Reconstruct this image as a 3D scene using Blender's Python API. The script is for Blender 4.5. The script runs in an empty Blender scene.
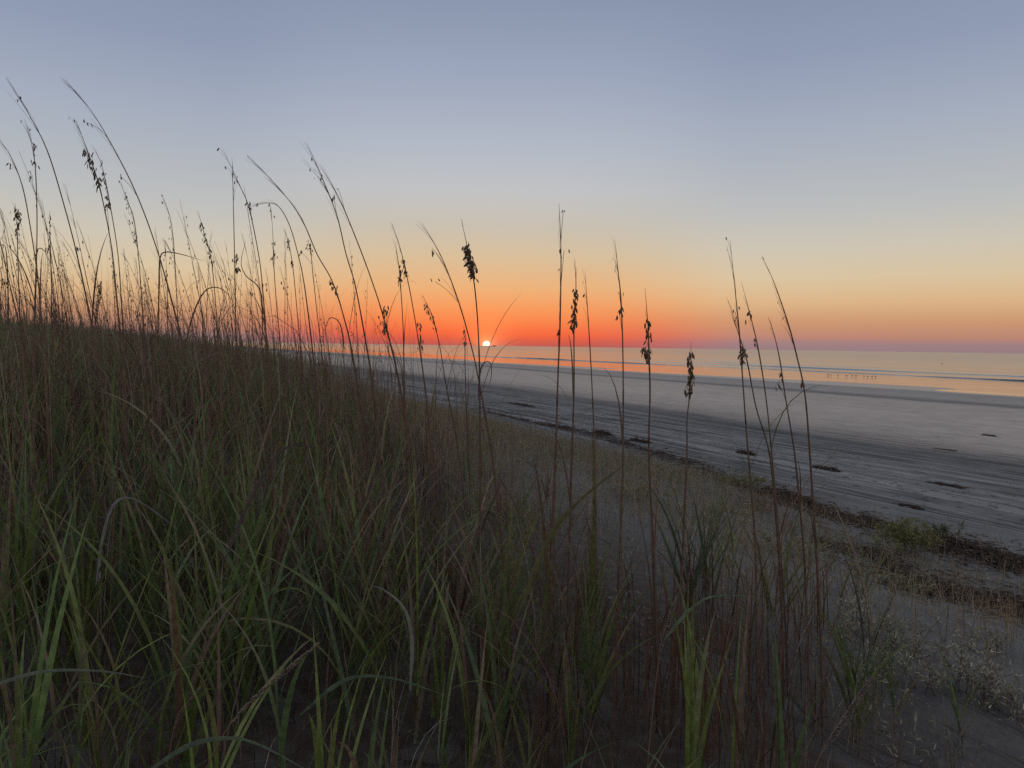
import bpy, math, random
import numpy as np
from mathutils import Vector, Matrix, Euler

random.seed(11)
rng = np.random.default_rng(11)
scene = bpy.context.scene
COL = scene.collection
R = math.radians

# ------------------------------------------------------------------ camera
CAM_Z = 3.5
F = 745.0
cam_data = bpy.data.cameras.new("camera")
cam_data.sensor_width = 36.0
cam_data.lens = 36.0 * F / 1024.0
cam_data.clip_start = 0.05
cam_data.clip_end = 200000.0
cam = bpy.data.objects.new("camera", cam_data)
COL.objects.link(cam)
PITCH = math.atan(38.0 / F)
ROLL = math.atan(8.6 / 584.0)
cam_mat = (Matrix.Translation((0, 0, CAM_Z)) @ Euler((R(90) - PITCH, 0, 0)).to_matrix().to_4x4()
           @ Matrix.Rotation(ROLL, 4, 'Z'))
cam.matrix_world = cam_mat
scene.camera = cam
CM = np.array(cam_mat.to_3x3())

# ------------------------------------------------------------------ exposure
scene.view_settings.view_transform = 'Standard'
scene.view_settings.look = 'None'
scene.view_settings.exposure = 0.0
scene.view_settings.gamma = 1.0
scene.view_settings.use_curve_mapping = False
scene.render.engine = 'CYCLES'
scene.cycles.max_bounces = 6
scene.cycles.diffuse_bounces = 3
scene.cycles.transparent_max_bounces = 4
scene.cycles.use_denoising = False

def lin(c):
    return tuple(((v / 255.0) / 12.92 if v / 255.0 <= 0.04045 else ((v / 255.0 + 0.055) / 1.055) ** 2.4) for v in c)

# ------------------------------------------------------------------ sky
SUN_PX = (486.5, 346.0)
def ray(px, py):
    v = CM @ np.array([(px - 512.0) / F, -(py - 384.0) / F, -1.0])
    return v
sd = ray(*SUN_PX); SUN_AZ = math.atan2(sd[0], sd[1])      # from +Y towards +X
SH = (math.sin(SUN_AZ), math.cos(SUN_AZ))

world = bpy.data.worlds.new("World")
scene.world = world
world.use_nodes = True
wt = world.node_tree
wt.nodes.clear()
def wn(t, **k):
    n = wt.nodes.new(t)
    for a, b in k.items():
        setattr(n, a, b)
    return n
L = wt.links.new
tc = wn('ShaderNodeTexCoord')
sep = wn('ShaderNodeSeparateXYZ'); L(tc.outputs['Generated'], sep.inputs[0])
flat = wn('ShaderNodeVectorMath', operation='MULTIPLY'); L(tc.outputs['Generated'], flat.inputs[0]); flat.inputs[1].default_value = (1, 1, 0)
nrm = wn('ShaderNodeVectorMath', operation='NORMALIZE'); L(flat.outputs[0], nrm.inputs[0])
dot = wn('ShaderNodeVectorMath', operation='DOT_PRODUCT'); L(nrm.outputs[0], dot.inputs[0]); dot.inputs[1].default_value = (SH[0], SH[1], 0)
def ramp(stops):
    n = wn('ShaderNodeValToRGB'); cr = n.color_ramp
    cr.interpolation = 'LINEAR'
    while len(cr.elements) > 1:
        cr.elements.remove(cr.elements[-1])
    for i, (p, c) in enumerate(stops):
        e = cr.elements[0] if i == 0 else cr.elements.new(p)
        e.position = p
        e.color = (*lin(c), 1)
    return n
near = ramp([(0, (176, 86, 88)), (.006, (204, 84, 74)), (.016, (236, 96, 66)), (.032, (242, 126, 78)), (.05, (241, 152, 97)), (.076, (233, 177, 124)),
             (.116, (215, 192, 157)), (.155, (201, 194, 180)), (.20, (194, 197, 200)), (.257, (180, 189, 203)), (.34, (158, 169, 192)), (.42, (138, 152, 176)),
             (.6, (166, 176, 192)), (1, (190, 198, 210))])  # unseen zenith stops raised above dawn level as added fill light
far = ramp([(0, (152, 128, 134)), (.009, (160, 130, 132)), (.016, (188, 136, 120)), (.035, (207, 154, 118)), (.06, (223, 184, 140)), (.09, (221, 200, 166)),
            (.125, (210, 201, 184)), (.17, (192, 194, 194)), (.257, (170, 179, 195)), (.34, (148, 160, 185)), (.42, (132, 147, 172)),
            (.6, (164, 174, 191)), (1, (190, 198, 210))])  # same raised zenith fill away from the sun
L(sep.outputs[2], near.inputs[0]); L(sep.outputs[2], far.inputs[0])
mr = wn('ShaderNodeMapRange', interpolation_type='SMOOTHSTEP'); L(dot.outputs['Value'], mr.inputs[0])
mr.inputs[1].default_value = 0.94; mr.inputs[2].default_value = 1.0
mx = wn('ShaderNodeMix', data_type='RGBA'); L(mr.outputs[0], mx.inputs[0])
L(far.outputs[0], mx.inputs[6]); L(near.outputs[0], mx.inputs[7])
# unseen western half of the dome brightened as added fill for the grass
west_fill = wn('ShaderNodeMapRange', interpolation_type='SMOOTHSTEP'); L(dot.outputs['Value'], west_fill.inputs[0])
west_fill.inputs[1].default_value = -0.5; west_fill.inputs[2].default_value = 0.8
west_fill.inputs[3].default_value = 1.7; west_fill.inputs[4].default_value = 1.0
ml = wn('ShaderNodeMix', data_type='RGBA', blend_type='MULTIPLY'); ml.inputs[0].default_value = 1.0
L(mx.outputs[2], ml.inputs[6]); L(west_fill.outputs[0], ml.inputs[7])
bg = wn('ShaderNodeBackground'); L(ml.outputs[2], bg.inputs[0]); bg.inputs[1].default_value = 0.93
sky = wn('ShaderNodeTexSky'); sky.sky_type = 'NISHITA'; sky.sun_disc = False
SUN_EL = R(0.6)
sky.sun_elevation = SUN_EL
sky.sun_rotation = SUN_AZ
bg2 = wn('ShaderNodeBackground'); L(sky.outputs[0], bg2.inputs[0]); bg2.inputs[1].default_value = 0.008
# bright air close around the sun
gd = wn('ShaderNodeVectorMath', operation='DOT_PRODUCT'); L(tc.outputs['Generated'], gd.inputs[0]); gd.inputs[1].default_value = (SH[0], SH[1], 0.003)
gp = wn('ShaderNodeMath', operation='POWER'); L(gd.outputs['Value'], gp.inputs[0]); gp.inputs[1].default_value = 2600.0
gq = wn('ShaderNodeMath', operation='POWER'); L(gd.outputs['Value'], gq.inputs[0]); gq.inputs[1].default_value = 24000.0
gs = wn('ShaderNodeMath', operation='MULTIPLY_ADD'); L(gq.outputs[0], gs.inputs[0]); gs.inputs[1].default_value = 1.4; L(gp.outputs[0], gs.inputs[2])
bg3 = wn('ShaderNodeBackground'); bg3.inputs[0].default_value = (1, .42, .12, 1)
gm = wn('ShaderNodeMath', operation='MULTIPLY'); L(gs.outputs[0], gm.inputs[0]); gm.inputs[1].default_value = .26; L(gm.outputs[0], bg3.inputs[1])
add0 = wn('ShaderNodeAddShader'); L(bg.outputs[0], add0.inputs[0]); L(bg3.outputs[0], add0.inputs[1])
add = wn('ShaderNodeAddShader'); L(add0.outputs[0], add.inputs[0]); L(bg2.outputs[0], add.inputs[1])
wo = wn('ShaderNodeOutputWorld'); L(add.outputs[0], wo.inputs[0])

# ------------------------------------------------------------------ sun lamp (low red sunrise)
sl = bpy.data.lights.new("sunlight", 'SUN')
sl.energy = 0.006; sl.angle = R(30.0); sl.color = (1.0, 0.42, 0.2)
so = bpy.data.objects.new("sunlight", sl); COL.objects.link(so)
sun_dir = Vector((SH[0] * math.cos(SUN_EL), SH[1] * math.cos(SUN_EL), math.sin(SUN_EL)))
so.rotation_euler = sun_dir.to_track_quat('Z', 'Y').to_euler()
so.location = (0, 0, 30)

# ------------------------------------------------------------------ helpers
def tag(o, label=None, cat=None, group=None, kind=None):
    if label: o['label'] = label
    if cat: o['category'] = cat
    if group: o['group'] = group
    if kind: o['kind'] = kind
    return o

def mesh_obj(name, V, faces, mat, parent=None, col=None, smooth=True):
    """V (n,3); faces: (m,k) int array or list of such arrays; col (n,3) own colour of each leaf"""
    me = bpy.data.meshes.new(name)
    fl = faces if isinstance(faces, list) and len(faces) and getattr(faces[0], 'ndim', 1) == 2 else [faces]
    fl = [np.asarray(f, dtype=np.int32) for f in fl if len(f)]
    tot = np.concatenate([np.full(len(f), f.shape[1], np.int32) for f in fl])
    loops = np.concatenate([f.ravel() for f in fl])
    me.vertices.add(len(V)); me.vertices.foreach_set('co', np.asarray(V, np.float32).ravel())
    me.loops.add(len(loops)); me.loops.foreach_set('vertex_index', loops)
    me.polygons.add(len(tot))
    st = np.concatenate([[0], np.cumsum(tot)[:-1]]).astype(np.int32)
    me.polygons.foreach_set('loop_start', st); me.polygons.foreach_set('loop_total', tot)
    me.update(calc_edges=True)
    if smooth:
        me.polygons.foreach_set('use_smooth', np.ones(len(tot), bool))
    if col is not None:
        ca = me.color_attributes.new('tint', 'FLOAT_COLOR', 'POINT')
        c4 = np.ones((len(V), 4), np.float32); c4[:, :3] = col
        ca.data.foreach_set('color', c4.ravel())
    me.materials.append(mat)
    o = bpy.data.objects.new(name, me); COL.objects.link(o)
    if parent: o.parent = parent
    return o

def empty(name, loc):
    o = bpy.data.objects.new(name, None); o.empty_display_size = 0.1
    o.location = loc; COL.objects.link(o)
    return o

class MB:
    """collects vertices / faces of one mesh"""
    def __init__(s): s.v = []; s.q = []; s.t = []; s.c = []; s.n = 0
    def add(s, V, q=None, t=None, c=None):
        V = np.asarray(V, float)
        s.v.append(V)
        if q is not None and len(q): s.q.append(np.asarray(q) + s.n)
        if t is not None and len(t): s.t.append(np.asarray(t) + s.n)
        s.c.append(np.zeros((len(V), 3)) + (0.5 if c is None else np.asarray(c)))
        s.n += len(V)
    def build(s, name, mat, parent=None, smooth=True):
        f = []
        if s.q: f.append(np.concatenate(s.q))
        if s.t: f.append(np.concatenate(s.t))
        return mesh_obj(name, np.concatenate(s.v), f, mat, parent, np.concatenate(s.c), smooth)

def tube(mb, P, rad, sides=5, c=None):
    P = np.asarray(P, float); n = len(P)
    rad = np.broadcast_to(np.asarray(rad, float), (n,))
    T = np.gradient(P, axis=0); T /= np.linalg.norm(T, axis=1)[:, None] + 1e-12
    ref = np.array([0.13, 0.97, 0.2])
    A = np.cross(T, ref); A /= np.linalg.norm(A, axis=1)[:, None] + 1e-12
    B = np.cross(T, A)
    an = np.arange(sides) * 2 * math.pi / sides
    V = P[:, None, :] + rad[:, None, None] * (np.cos(an)[None, :, None] * A[:, None, :] + np.sin(an)[None, :, None] * B[:, None, :])
    V = V.reshape(-1, 3)
    q = []
    for i in range(n - 1):
        for j in range(sides):
            k = (j + 1) % sides
            q.append((i * sides + j, i * sides + k, (i + 1) * sides + k, (i + 1) * sides + j))
    mb.add(np.vstack([V, P[:1], P[-1:]]), q,
           [(n * sides, (j + 1) % sides, j) for j in range(sides)] +
           [(n * sides + 1, (n - 1) * sides + j, (n - 1) * sides + (j + 1) % sides) for j in range(sides)], c)

def smooth_path(P, n):
    """Catmull-Rom resample"""
    P = np.asarray(P, float)
    if len(P) == 2:
        return P[0] + (P[1] - P[0]) * np.linspace(0, 1, n)[:, None]
    Q = np.vstack([2 * P[0] - P[1], P, 2 * P[-1] - P[-2]])
    u = np.linspace(0, len(P) - 1 - 1e-9, n); i = u.astype(int); f = (u - i)[:, None]
    a, b, c, d = Q[i], Q[i + 1], Q[i + 2], Q[i + 3]
    return 0.5 * (2 * b + (c - a) * f + (2 * a - 5 * b + 4 * c - d) * f ** 2 + (3 * b - a - 3 * c + d) * f ** 3)

# ------------------------------------------------------------------ materials
def new_mat(name):
    m = bpy.data.materials.new(name); m.use_nodes = True
    nt = m.node_tree; b = nt.nodes['Principled BSDF']
    return m, nt, b

def leaf_mat(name, translucent=0.3, rough=0.55):
    m, nt, b = new_mat(name)
    a = nt.nodes.new('ShaderNodeVertexColor'); a.layer_name = 'tint'
    tc = nt.nodes.new('ShaderNodeTexCoord')
    no = nt.nodes.new('ShaderNodeTexNoise'); no.inputs['Scale'].default_value = 40
    nt.links.new(tc.outputs['Object'], no.inputs['Vector'])
    mr = nt.nodes.new('ShaderNodeMapRange'); nt.links.new(no.outputs[0], mr.inputs[0])
    mr.inputs[1].default_value = .3; mr.inputs[2].default_value = .7
    mr.inputs[3].default_value = .72; mr.inputs[4].default_value = 1.28
    mu = nt.nodes.new('ShaderNodeMix'); mu.data_type = 'RGBA'; mu.blend_type = 'MULTIPLY'; mu.inputs[0].default_value = 1
    nt.links.new(a.outputs[0], mu.inputs[6]); nt.links.new(mr.outputs[0], mu.inputs[7])
    nt.links.new(mu.outputs[2], b.inputs['Base Color'])
    b.inputs['Roughness'].default_value = rough
    b.inputs['Specular IOR Level'].default_value = 0.35
    if translucent:
        tr = nt.nodes.new('ShaderNodeBsdfTranslucent'); nt.links.new(mu.outputs[2], tr.inputs[0])
        ms = nt.nodes.new('ShaderNodeMixShader'); ms.inputs[0].default_value = translucent
        out = [n for n in nt.nodes if n.type == 'OUTPUT_MATERIAL'][0]
        nt.links.new(b.outputs[0], ms.inputs[1]); nt.links.new(tr.outputs[0], ms.inputs[2])
        nt.links.new(ms.outputs[0], out.inputs[0])
    return m
M_LEAF = leaf_mat('grass_leaf', .42)
M_DRY = leaf_mat('dry_grass', .3, .7)
M_STEM = leaf_mat('dry_stem', 0, .7)
M_HEAD = leaf_mat('seed_husk', .1, .8)
M_WEED = leaf_mat('weed_leaf', .35, .7)
M_WRACK = leaf_mat('wrack_straw', 0, .85)

def plain(name, col, rough=.6, scale=5, var=.15):
    m, nt, b = new_mat(name)
    tc = nt.nodes.new('ShaderNodeTexCoord')
    no = nt.nodes.new('ShaderNodeTexNoise'); no.inputs['Scale'].default_value = scale
    nt.links.new(tc.outputs['Object'], no.inputs['Vector'])
    cr = nt.nodes.new('ShaderNodeValToRGB')
    cr.color_ramp.elements[0].color = (*[c * (1 - var) for c in col], 1)
    cr.color_ramp.elements[1].color = (*[c * (1 + var) for c in col], 1)
    nt.links.new(no.outputs[0], cr.inputs[0]); nt.links.new(cr.outputs[0], b.inputs['Base Color'])
    b.inputs['Roughness'].default_value = rough
    return m

# ------------------------------------------------------------------ ground shape; s = metres towards the sea, t = metres along the beach
BA = R(26.0)
CB, SB = math.cos(BA), math.sin(BA)
def w2st(x, y): return x * CB + y * SB, -x * SB + y * CB
def st2w(s, t): return s * CB - t * SB, s * SB + t * CB
S_K = np.array([-5e5, -400, -40, -12, -5, 0, 3.6, 6, 9, 12, 22, 46, 63, 90, 110, 140, 400, 5e5])
Z_K = np.array([-1.2, -1.2, -.5, -.15, -.05, -.45, -.95, -1.65, -2.28, -2.48, -2.87, -3.22, -3.485, -3.58, -3.9, -4.6, -9., -9.])
def sm(a, b, x):
    u = np.clip((x - a) / (b - a), 0, 1); return u * u * (3 - 2 * u)
def zt(s, t):
    s = np.asarray(s, float); t = np.asarray(t, float)
    z = sum(np.interp(s + o, S_K, Z_K) for o in (-1.2, -.6, 0, .6, 1.2)) / 5
    z = z - .86 * np.exp(-(s * s / 49 + t * t / 130)) * (1 - sm(6.5, 10, s))
    dune = 1 - sm(6, 11, s)
    z = z + dune * (.07 * np.sin(s * 1.1 + 1.3 * np.sin(t * .31)) * np.cos(t * .7 + .6) + .03 * np.sin(s * 2.9 + t * 1.7) + .015 * np.sin(5.1 * s - 4.3 * t))
    z = z + dune * .22 * sm(10, 40, t) * np.sin(t * .16 + .5) * (1 - sm(-2, 6, s))
    flat = sm(8, 11, s) * (1 - sm(24, 60, s))
    z = z + flat * (.022 * np.sin(s * 2.1 + .4 * np.sin(t * .23)) + .012 * np.sin(s * 5.3 + .7 * np.sin(t * .4) + 1)) * np.clip(1.6 - s / 24, 0.25, 1)
    z = z + .012 * np.sin(t * .11 + s * .3) * sm(40, 60, s) * (1 - sm(85, 95, s))
    return z + CAM_Z
def gz(x, y): return float(zt(*w2st(x, y)))
def at(px, py, Y):
    v = ray(px, py); return np.array([0, 0, CAM_Z]) + v * (Y / v[1])
def hit(px, py, tmax=200):
    v = ray(px, py); v = v / v[1]; Y = 0.8
    while Y < tmax:
        p = np.array([0, 0, CAM_Z]) + v * Y
        if p[2] <= gz(p[0], p[1]): return p
        Y += max(.02, Y * .01)
    return p

def axis(parts):
    out = []
    for a, b, st in parts: out.extend(np.arange(a, b, st))
    return np.array(out)
sa = np.concatenate([[-4e4, -5000, -600, -150, -70, -40, -28, -20], axis([(-15, -6, .6), (-6, 12, .12), (12, 26, .2), (26, 60, 1.2), (60, 95, .8)]), [96, 100, 106, 112, 120, 140, 200, 400, 2000, 45000]])
ta = np.concatenate([[-4e4, -4000, -400, -120, -60, -35], axis([(-22, -4, 1.2), (-4, 14, .12), (14, 40, .35), (40, 110, 1.5)]), [112, 125, 145, 170, 200, 250, 320, 420, 600, 1000, 3000, 12000, 45000]])
def sheet(name, sa, ta, zf, mat):
    S, T = np.meshgrid(sa, ta, indexing='ij')
    V = np.stack([S, T, zf(S, T)], -1).reshape(-1, 3)
    n, m = S.shape
    i = np.arange(n - 1)[:, None] * m + np.arange(m - 1)[None, :]
    q = np.stack([i, i + m, i + m + 1, i + 1], -1).reshape(-1, 4)
    o = mesh_obj(name, V, q, mat)
    o.rotation_euler = (0, 0, BA)
    return o

# sand: one sheet, texture axes follow the beach
def sand_mat():
    m, nt, b = new_mat('beach_sand')
    N = nt.nodes.new; K = nt.links.new
    tc = N('ShaderNodeTexCoord'); sp = N('ShaderNodeSeparateXYZ'); K(tc.outputs['Object'], sp.inputs[0])
    def noise(scale, vec=None, detail=3, dist=0):
        n = N('ShaderNodeTexNoise'); n.inputs['Scale'].default_value = scale; n.inputs['Detail'].default_value = detail
        n.inputs['Distortion'].default_value = dist
        if vec is None: K(tc.outputs['Object'], n.inputs['Vector'])
        else: K(vec, n.inputs['Vector'])
        return n.outputs[0]
    def stretch(a, c):
        mp = N('ShaderNodeMapping'); K(tc.outputs['Object'], mp.inputs[0]); mp.inputs['Scale'].default_value = (a, c, 1)
        return mp.outputs[0]
    def math_(op, a, c=None):
        n = N('ShaderNodeMath'); n.operation = op
        for i, v in enumerate((a, c)):
            if v is None: continue
            if isinstance(v, (int, float)): n.inputs[i].default_value = v
            else: K(v, n.inputs[i])
        return n.outputs[0]
    def mapr(v, a, c, d, e):
        n = N('ShaderNodeMapRange'); n.interpolation_type = 'SMOOTHSTEP'; K(v, n.inputs[0])
        for i, x in zip((1, 2, 3, 4), (a, c, d, e)): n.inputs[i].default_value = x
        return n.outputs[0]
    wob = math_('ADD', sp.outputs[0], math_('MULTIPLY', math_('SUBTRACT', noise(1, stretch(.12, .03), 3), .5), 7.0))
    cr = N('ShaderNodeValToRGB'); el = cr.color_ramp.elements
    stops = [(-.0, (.092, .090, .087)), (.085, (.10, .097, .094)), (.11, (.165, .158, .152)), (.165, (.165, .157, .15)), (.205, (.10, .096, .093)),  # near stops darkened, painting in the falloff of light toward the viewer
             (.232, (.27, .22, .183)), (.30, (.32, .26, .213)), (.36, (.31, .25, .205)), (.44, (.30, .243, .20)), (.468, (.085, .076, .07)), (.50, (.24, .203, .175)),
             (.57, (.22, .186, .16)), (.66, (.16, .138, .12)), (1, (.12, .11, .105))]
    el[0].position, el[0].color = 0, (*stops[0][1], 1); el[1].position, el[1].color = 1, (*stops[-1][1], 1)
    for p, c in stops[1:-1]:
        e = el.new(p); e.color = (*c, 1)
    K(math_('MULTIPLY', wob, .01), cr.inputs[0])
    # tyre tracks: long thin streaks on the upper beach
    st1 = mapr(noise(1, stretch(1.5, .045), 6, .6), .43, .52, 1, 0)
    st2 = mapr(noise(1, stretch(4.6, .10), 5, .5), .38, .50, 1, 0)
    st = math_('MAXIMUM', math_('MULTIPLY', st1, .85), st2)
    band = math_('MULTIPLY', mapr(sp.outputs[0], 8.5, 10.5, 0, 1), mapr(wob, 20.5, 24.5, 1, 0.2))
    stm = math_('MULTIPLY', st, band)
    # broken clods and footprints
    blot = mapr(noise(3.2, stretch(1, .45), 5, .6), .54, .66, 0, 1)
    fleck = mapr(noise(1, stretch(4.5, 1.3), 4, .3), .60, .68, 0, 1)
    mot = mapr(noise(1.3, None, 6), .3, .7, .9, 1.1)
    def mixc(f, a, col, blend='MIX'):
        n = N('ShaderNodeMix'); n.data_type = 'RGBA'; n.blend_type = blend
        if isinstance(f, (int, float)): n.inputs[0].default_value = f
        else: K(f, n.inputs[0])
        K(a, n.inputs[6])
        if isinstance(col, tuple): n.inputs[7].default_value = (*col, 1)
        else: K(col, n.inputs[7])
        return n.outputs[2]
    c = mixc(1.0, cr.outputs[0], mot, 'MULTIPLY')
    # leaf litter under the dune grass, darkened to paint in shade at the stems
    litter_shade = math_('MULTIPLY', mapr(math_('SUBTRACT', wob, math_('MULTIPLY', mapr(sp.outputs[1], 6, 16, 0, 1), 3.0)), 1.5, 5.0, 1, 0), mapr(noise(14, None, 5), .3, .55, .72, .98))
    c = mixc(litter_shade, c, (.034, .023, .017))
    c = mixc(math_('MULTIPLY', math_('MULTIPLY', stm, mapr(noise(.55, None, 4), .38, .6, .35, 1)), .92), c, (.036, .034, .034))
    c = mixc(math_('MULTIPLY', math_('MULTIPLY', blot, .3), mapr(sp.outputs[0], 16, 24, 1, .04)), c, (.09, .086, .085))
    c = mixc(math_('MULTIPLY', math_('MULTIPLY', fleck, .55), mapr(sp.outputs[0], 15, 26, 1, .12)), c, (.06, .055, .052))
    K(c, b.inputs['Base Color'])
    wet = mapr(wob, 57, 64, 0, 1)
    K(math_('MINIMUM', mapr(sp.outputs[0], 14, 30, .85, .7), mapr(wet, 0, 1, .85, .3)), b.inputs['Roughness'])
    K(mapr(wob, 18, 27, .12, .26), b.inputs['Specular IOR Level'])
    h = math_('ADD', math_('MULTIPLY', noise(9, None, 6), .5), math_('MULTIPLY', noise(1.6, None, 4), 1.2))
    h = math_('SUBTRACT', h, math_('MULTIPLY', stm, .9))
    h = math_('SUBTRACT', h, math_('MULTIPLY', blot, .5))
    h = math_('MULTIPLY', h, mapr(sp.outputs[0], 15, 32, 1, .10))
    bp = N('ShaderNodeBump'); bp.inputs['Strength'].default_value = 1.0; bp.inputs['Distance'].default_value = .075
    K(h, bp.inputs['Height']); K(bp.outputs[0], b.inputs['Normal'])
    return m
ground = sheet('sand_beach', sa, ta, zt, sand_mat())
tag(ground, 'grey sandy beach sloping from the dune down to the sea', 'beach', kind='structure')

# sea
def sea_mat():
    m, nt, b = new_mat('sea_water')
    N = nt.nodes.new; K = nt.links.new
    tc = N('ShaderNodeTexCoord'); sp = N('ShaderNodeSeparateXYZ'); K(tc.outputs['Object'], sp.inputs[0])
    b.inputs['Base Color'].default_value = (.018, .024, .026, 1)
    b.inputs['IOR'].default_value = 1.45
    b.inputs['Specular IOR Level'].default_value = .55
    def mapr(v, a, c, d, e):
        n = N('ShaderNodeMapRange'); n.interpolation_type = 'SMOOTHSTEP'; K(v, n.inputs[0])
        for i, x in zip((1, 2, 3, 4), (a, c, d, e)): n.inputs[i].default_value = x
        return n.outputs[0]
    def noise(a, c, detail=3):
        mp = N('ShaderNodeMapping'); K(tc.outputs['Object'], mp.inputs[0]); mp.inputs['Scale'].default_value = (a, c, 1)
        n = N('ShaderNodeTexNoise'); n.inputs['Scale'].default_value = 1; n.inputs['Detail'].default_value = detail
        K(mp.outputs[0], n.inputs['Vector']); return n.outputs[0]
    r1 = N('ShaderNodeMath'); r1.operation = 'ADD'
    K(mapr(sp.outputs[0], 66, 140, .10, .16), r1.inputs[0]); K(mapr(sp.outputs[0], 120, 400, 0, .04), r1.inputs[1])
    K(r1.outputs[0], b.inputs['Roughness'])
    a1 = N('ShaderNodeMath'); a1.operation = 'ADD'; K(noise(.45, .08), a1.inputs[0]); K(noise(.06, .012, 4), a1.inputs[1])
    bp = N('ShaderNodeBump'); bp.inputs['Distance'].default_value = .8
    K(mapr(sp.outputs[0], 66, 140, .09, .07), bp.inputs['Strength'])
    K(a1.outputs[0], bp.inputs['Height']); K(bp.outputs[0], b.inputs['Normal'])
    return m
def zs(s, t):
    z = 0 * s
    for s0, h, w, ph, fr in ((98, .16, .5, .4, .021), (103, .05, .8, 2.6, .034), (116, .13, 2.0, 1.6, .017), (131, .10, 2.4, 2.8, .023), (160, .12, 3.5, .9, .015), (215, .14, 5, .2, .011)):
        c = s0 + 1.6 * np.sin(t * fr + ph) + .5 * np.sin(t * fr * 3.7 + 2 * ph)
        a = 1.9 * h * (.72 + .38 * np.sin(t * fr * 1.7 + ph * 3)) * (.85 + .15 * np.sin(t * fr * 7 + ph))
        d = (s - c)
        z = z + a * np.exp(-(d / (w * np.where(d < 0, .42, 1.7))) ** 2)
    far = sm(100, 180, s)
    z = z + far * .03 * (np.sin(s * .33 + .01 * t) + np.sin(s * .21 - .013 * t + 1))
    return np.where(np.abs(s) + np.abs(t) > 3000, 0 * z, z)
sw = np.concatenate([[57], axis([(62, 94, 1.6), (94, 135, .3), (135, 180, .8), (180, 260, 2.2), (260, 500, 12)]), [520, 600, 800, 1200, 2000, 5000, 20000, 60000]])
tw = np.concatenate([[-6e4, -2e4, -5000, -1500, -600, -300], axis([(-200, 300, 3.5), (300, 700, 16)]), [720, 900, 1300, 2000, 4000, 9000, 20000, 60000]])
sea = sheet('sea', sw, tw, zs, sea_mat())
tag(sea, 'calm sea reflecting the sunrise, low waves along the shore', 'sea', kind='structure')

# sun disc: half of it stands below the sea horizon
m, nt, b = new_mat('sun_glow')
em = nt.nodes.new('ShaderNodeEmission'); em.inputs[0].default_value = (1, .9, .66, 1); em.inputs[1].default_value = 1.4
nt.links.new(em.outputs[0], [n for n in nt.nodes if n.type == 'OUTPUT_MATERIAL'][0].inputs[0])
D = 50000.0
mb = MB()
n1, n2 = 16, 32
th = np.linspace(0, math.pi, n1); ph = np.arange(n2) * 2 * math.pi / n2
V = np.array([[math.sin(a) * math.cos(c), math.sin(a) * math.sin(c), math.cos(a)] for a in th for c in ph]) * D * 3.9 / F
q = [(i * n2 + j, i * n2 + (j + 1) % n2, (i + 1) * n2 + (j + 1) % n2, (i + 1) * n2 + j) for i in range(n1 - 1) for j in range(n2)]
mb.add(V, q)
sun = mb.build('sun', m)
sun.location = (SH[0] * D, SH[1] * D, 60)
tag(sun, 'white half disc of the sun rising out of the sea horizon', 'sun')

# ------------------------------------------------------------------ grass blades (vectorised ribbons)
def blades(P, phi, th0, dth, Ln, W, twist, c0, c1, nseg=5, fold=True, ex=1.4, taper=.75):
    """returns V, quads, colours"""
    n = len(P); u = np.linspace(0, 1, nseg + 1)
    thu = th0[:, None] + dth[:, None] * u[None, :] ** ex
    seg = Ln[:, None] / nseg
    hx = np.sin(thu); hz = np.cos(thu)
    cx = np.concatenate([np.zeros((n, 1)), np.cumsum((hx[:, 1:] + hx[:, :-1]) / 2 * seg, 1)], 1)
    cz = np.concatenate([np.zeros((n, 1)), np.cumsum((hz[:, 1:] + hz[:, :-1]) / 2 * seg, 1)], 1)
    cp, spn = np.cos(phi)[:, None], np.sin(phi)[:, None]
    ctr = np.stack([P[:, 0:1] + cx * cp, P[:, 1:2] + cx * spn, P[:, 2:3] + cz], -1)
    side = np.stack([-spn + 0 * hx, cp + 0 * hx, 0 * hx], -1)
    nor = np.stack([-hz * cp, -hz * spn, hx], -1)
    tw = (twist[:, None] * (.3 + .7 * u[None, :]))[..., None]
    side2 = side * np.cos(tw) + nor * np.sin(tw)
    nor2 = nor * np.cos(tw) - side * np.sin(tw)
    prof = np.minimum(1, .45 + 2.4 * u) * np.maximum(1 - u, .02) ** taper
    w = (W[:, None] * prof[None, :])[..., None] * .5
    if fold:
        V = np.stack([ctr - side2 * w, ctr - nor2 * w * .35, ctr + side2 * w], 2); k = 3
    else:
        V = np.stack([ctr - side2 * w, ctr + side2 * w], 2); k = 2
    colr = c0[:, None, :] * (1 - u[None, :, None]) + c1[:, None, :] * u[None, :, None]
    colr = np.repeat(colr[:, :, None, :], k, 2)
    base = (np.arange(n) * (nseg + 1) * k)[:, None, None] + (np.arange(nseg) * k)[None, :, None] + np.arange(k - 1)[None, None, :]
    q = np.stack([base, base + 1, base + k + 1, base + k], -1).reshape(-1, 4)
    return V.reshape(-1, 3), q, colr.reshape(-1, 3)

GREEN = np.array([[.092, .126, .034], [.116, .142, .036], [.080, .114, .044], [.122, .134, .040], [.100, .124, .054]])
BROWN = np.array([[.125, .072, .046], [.165, .108, .070], [.10, .056, .040], [.20, .15, .10], [.13, .088, .058]])
def pick(pal, n, var=.2):
    return pal[rng.integers(0, len(pal), n)] * (1 + var * rng.uniform(-1, 1, (n, 1)))

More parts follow.
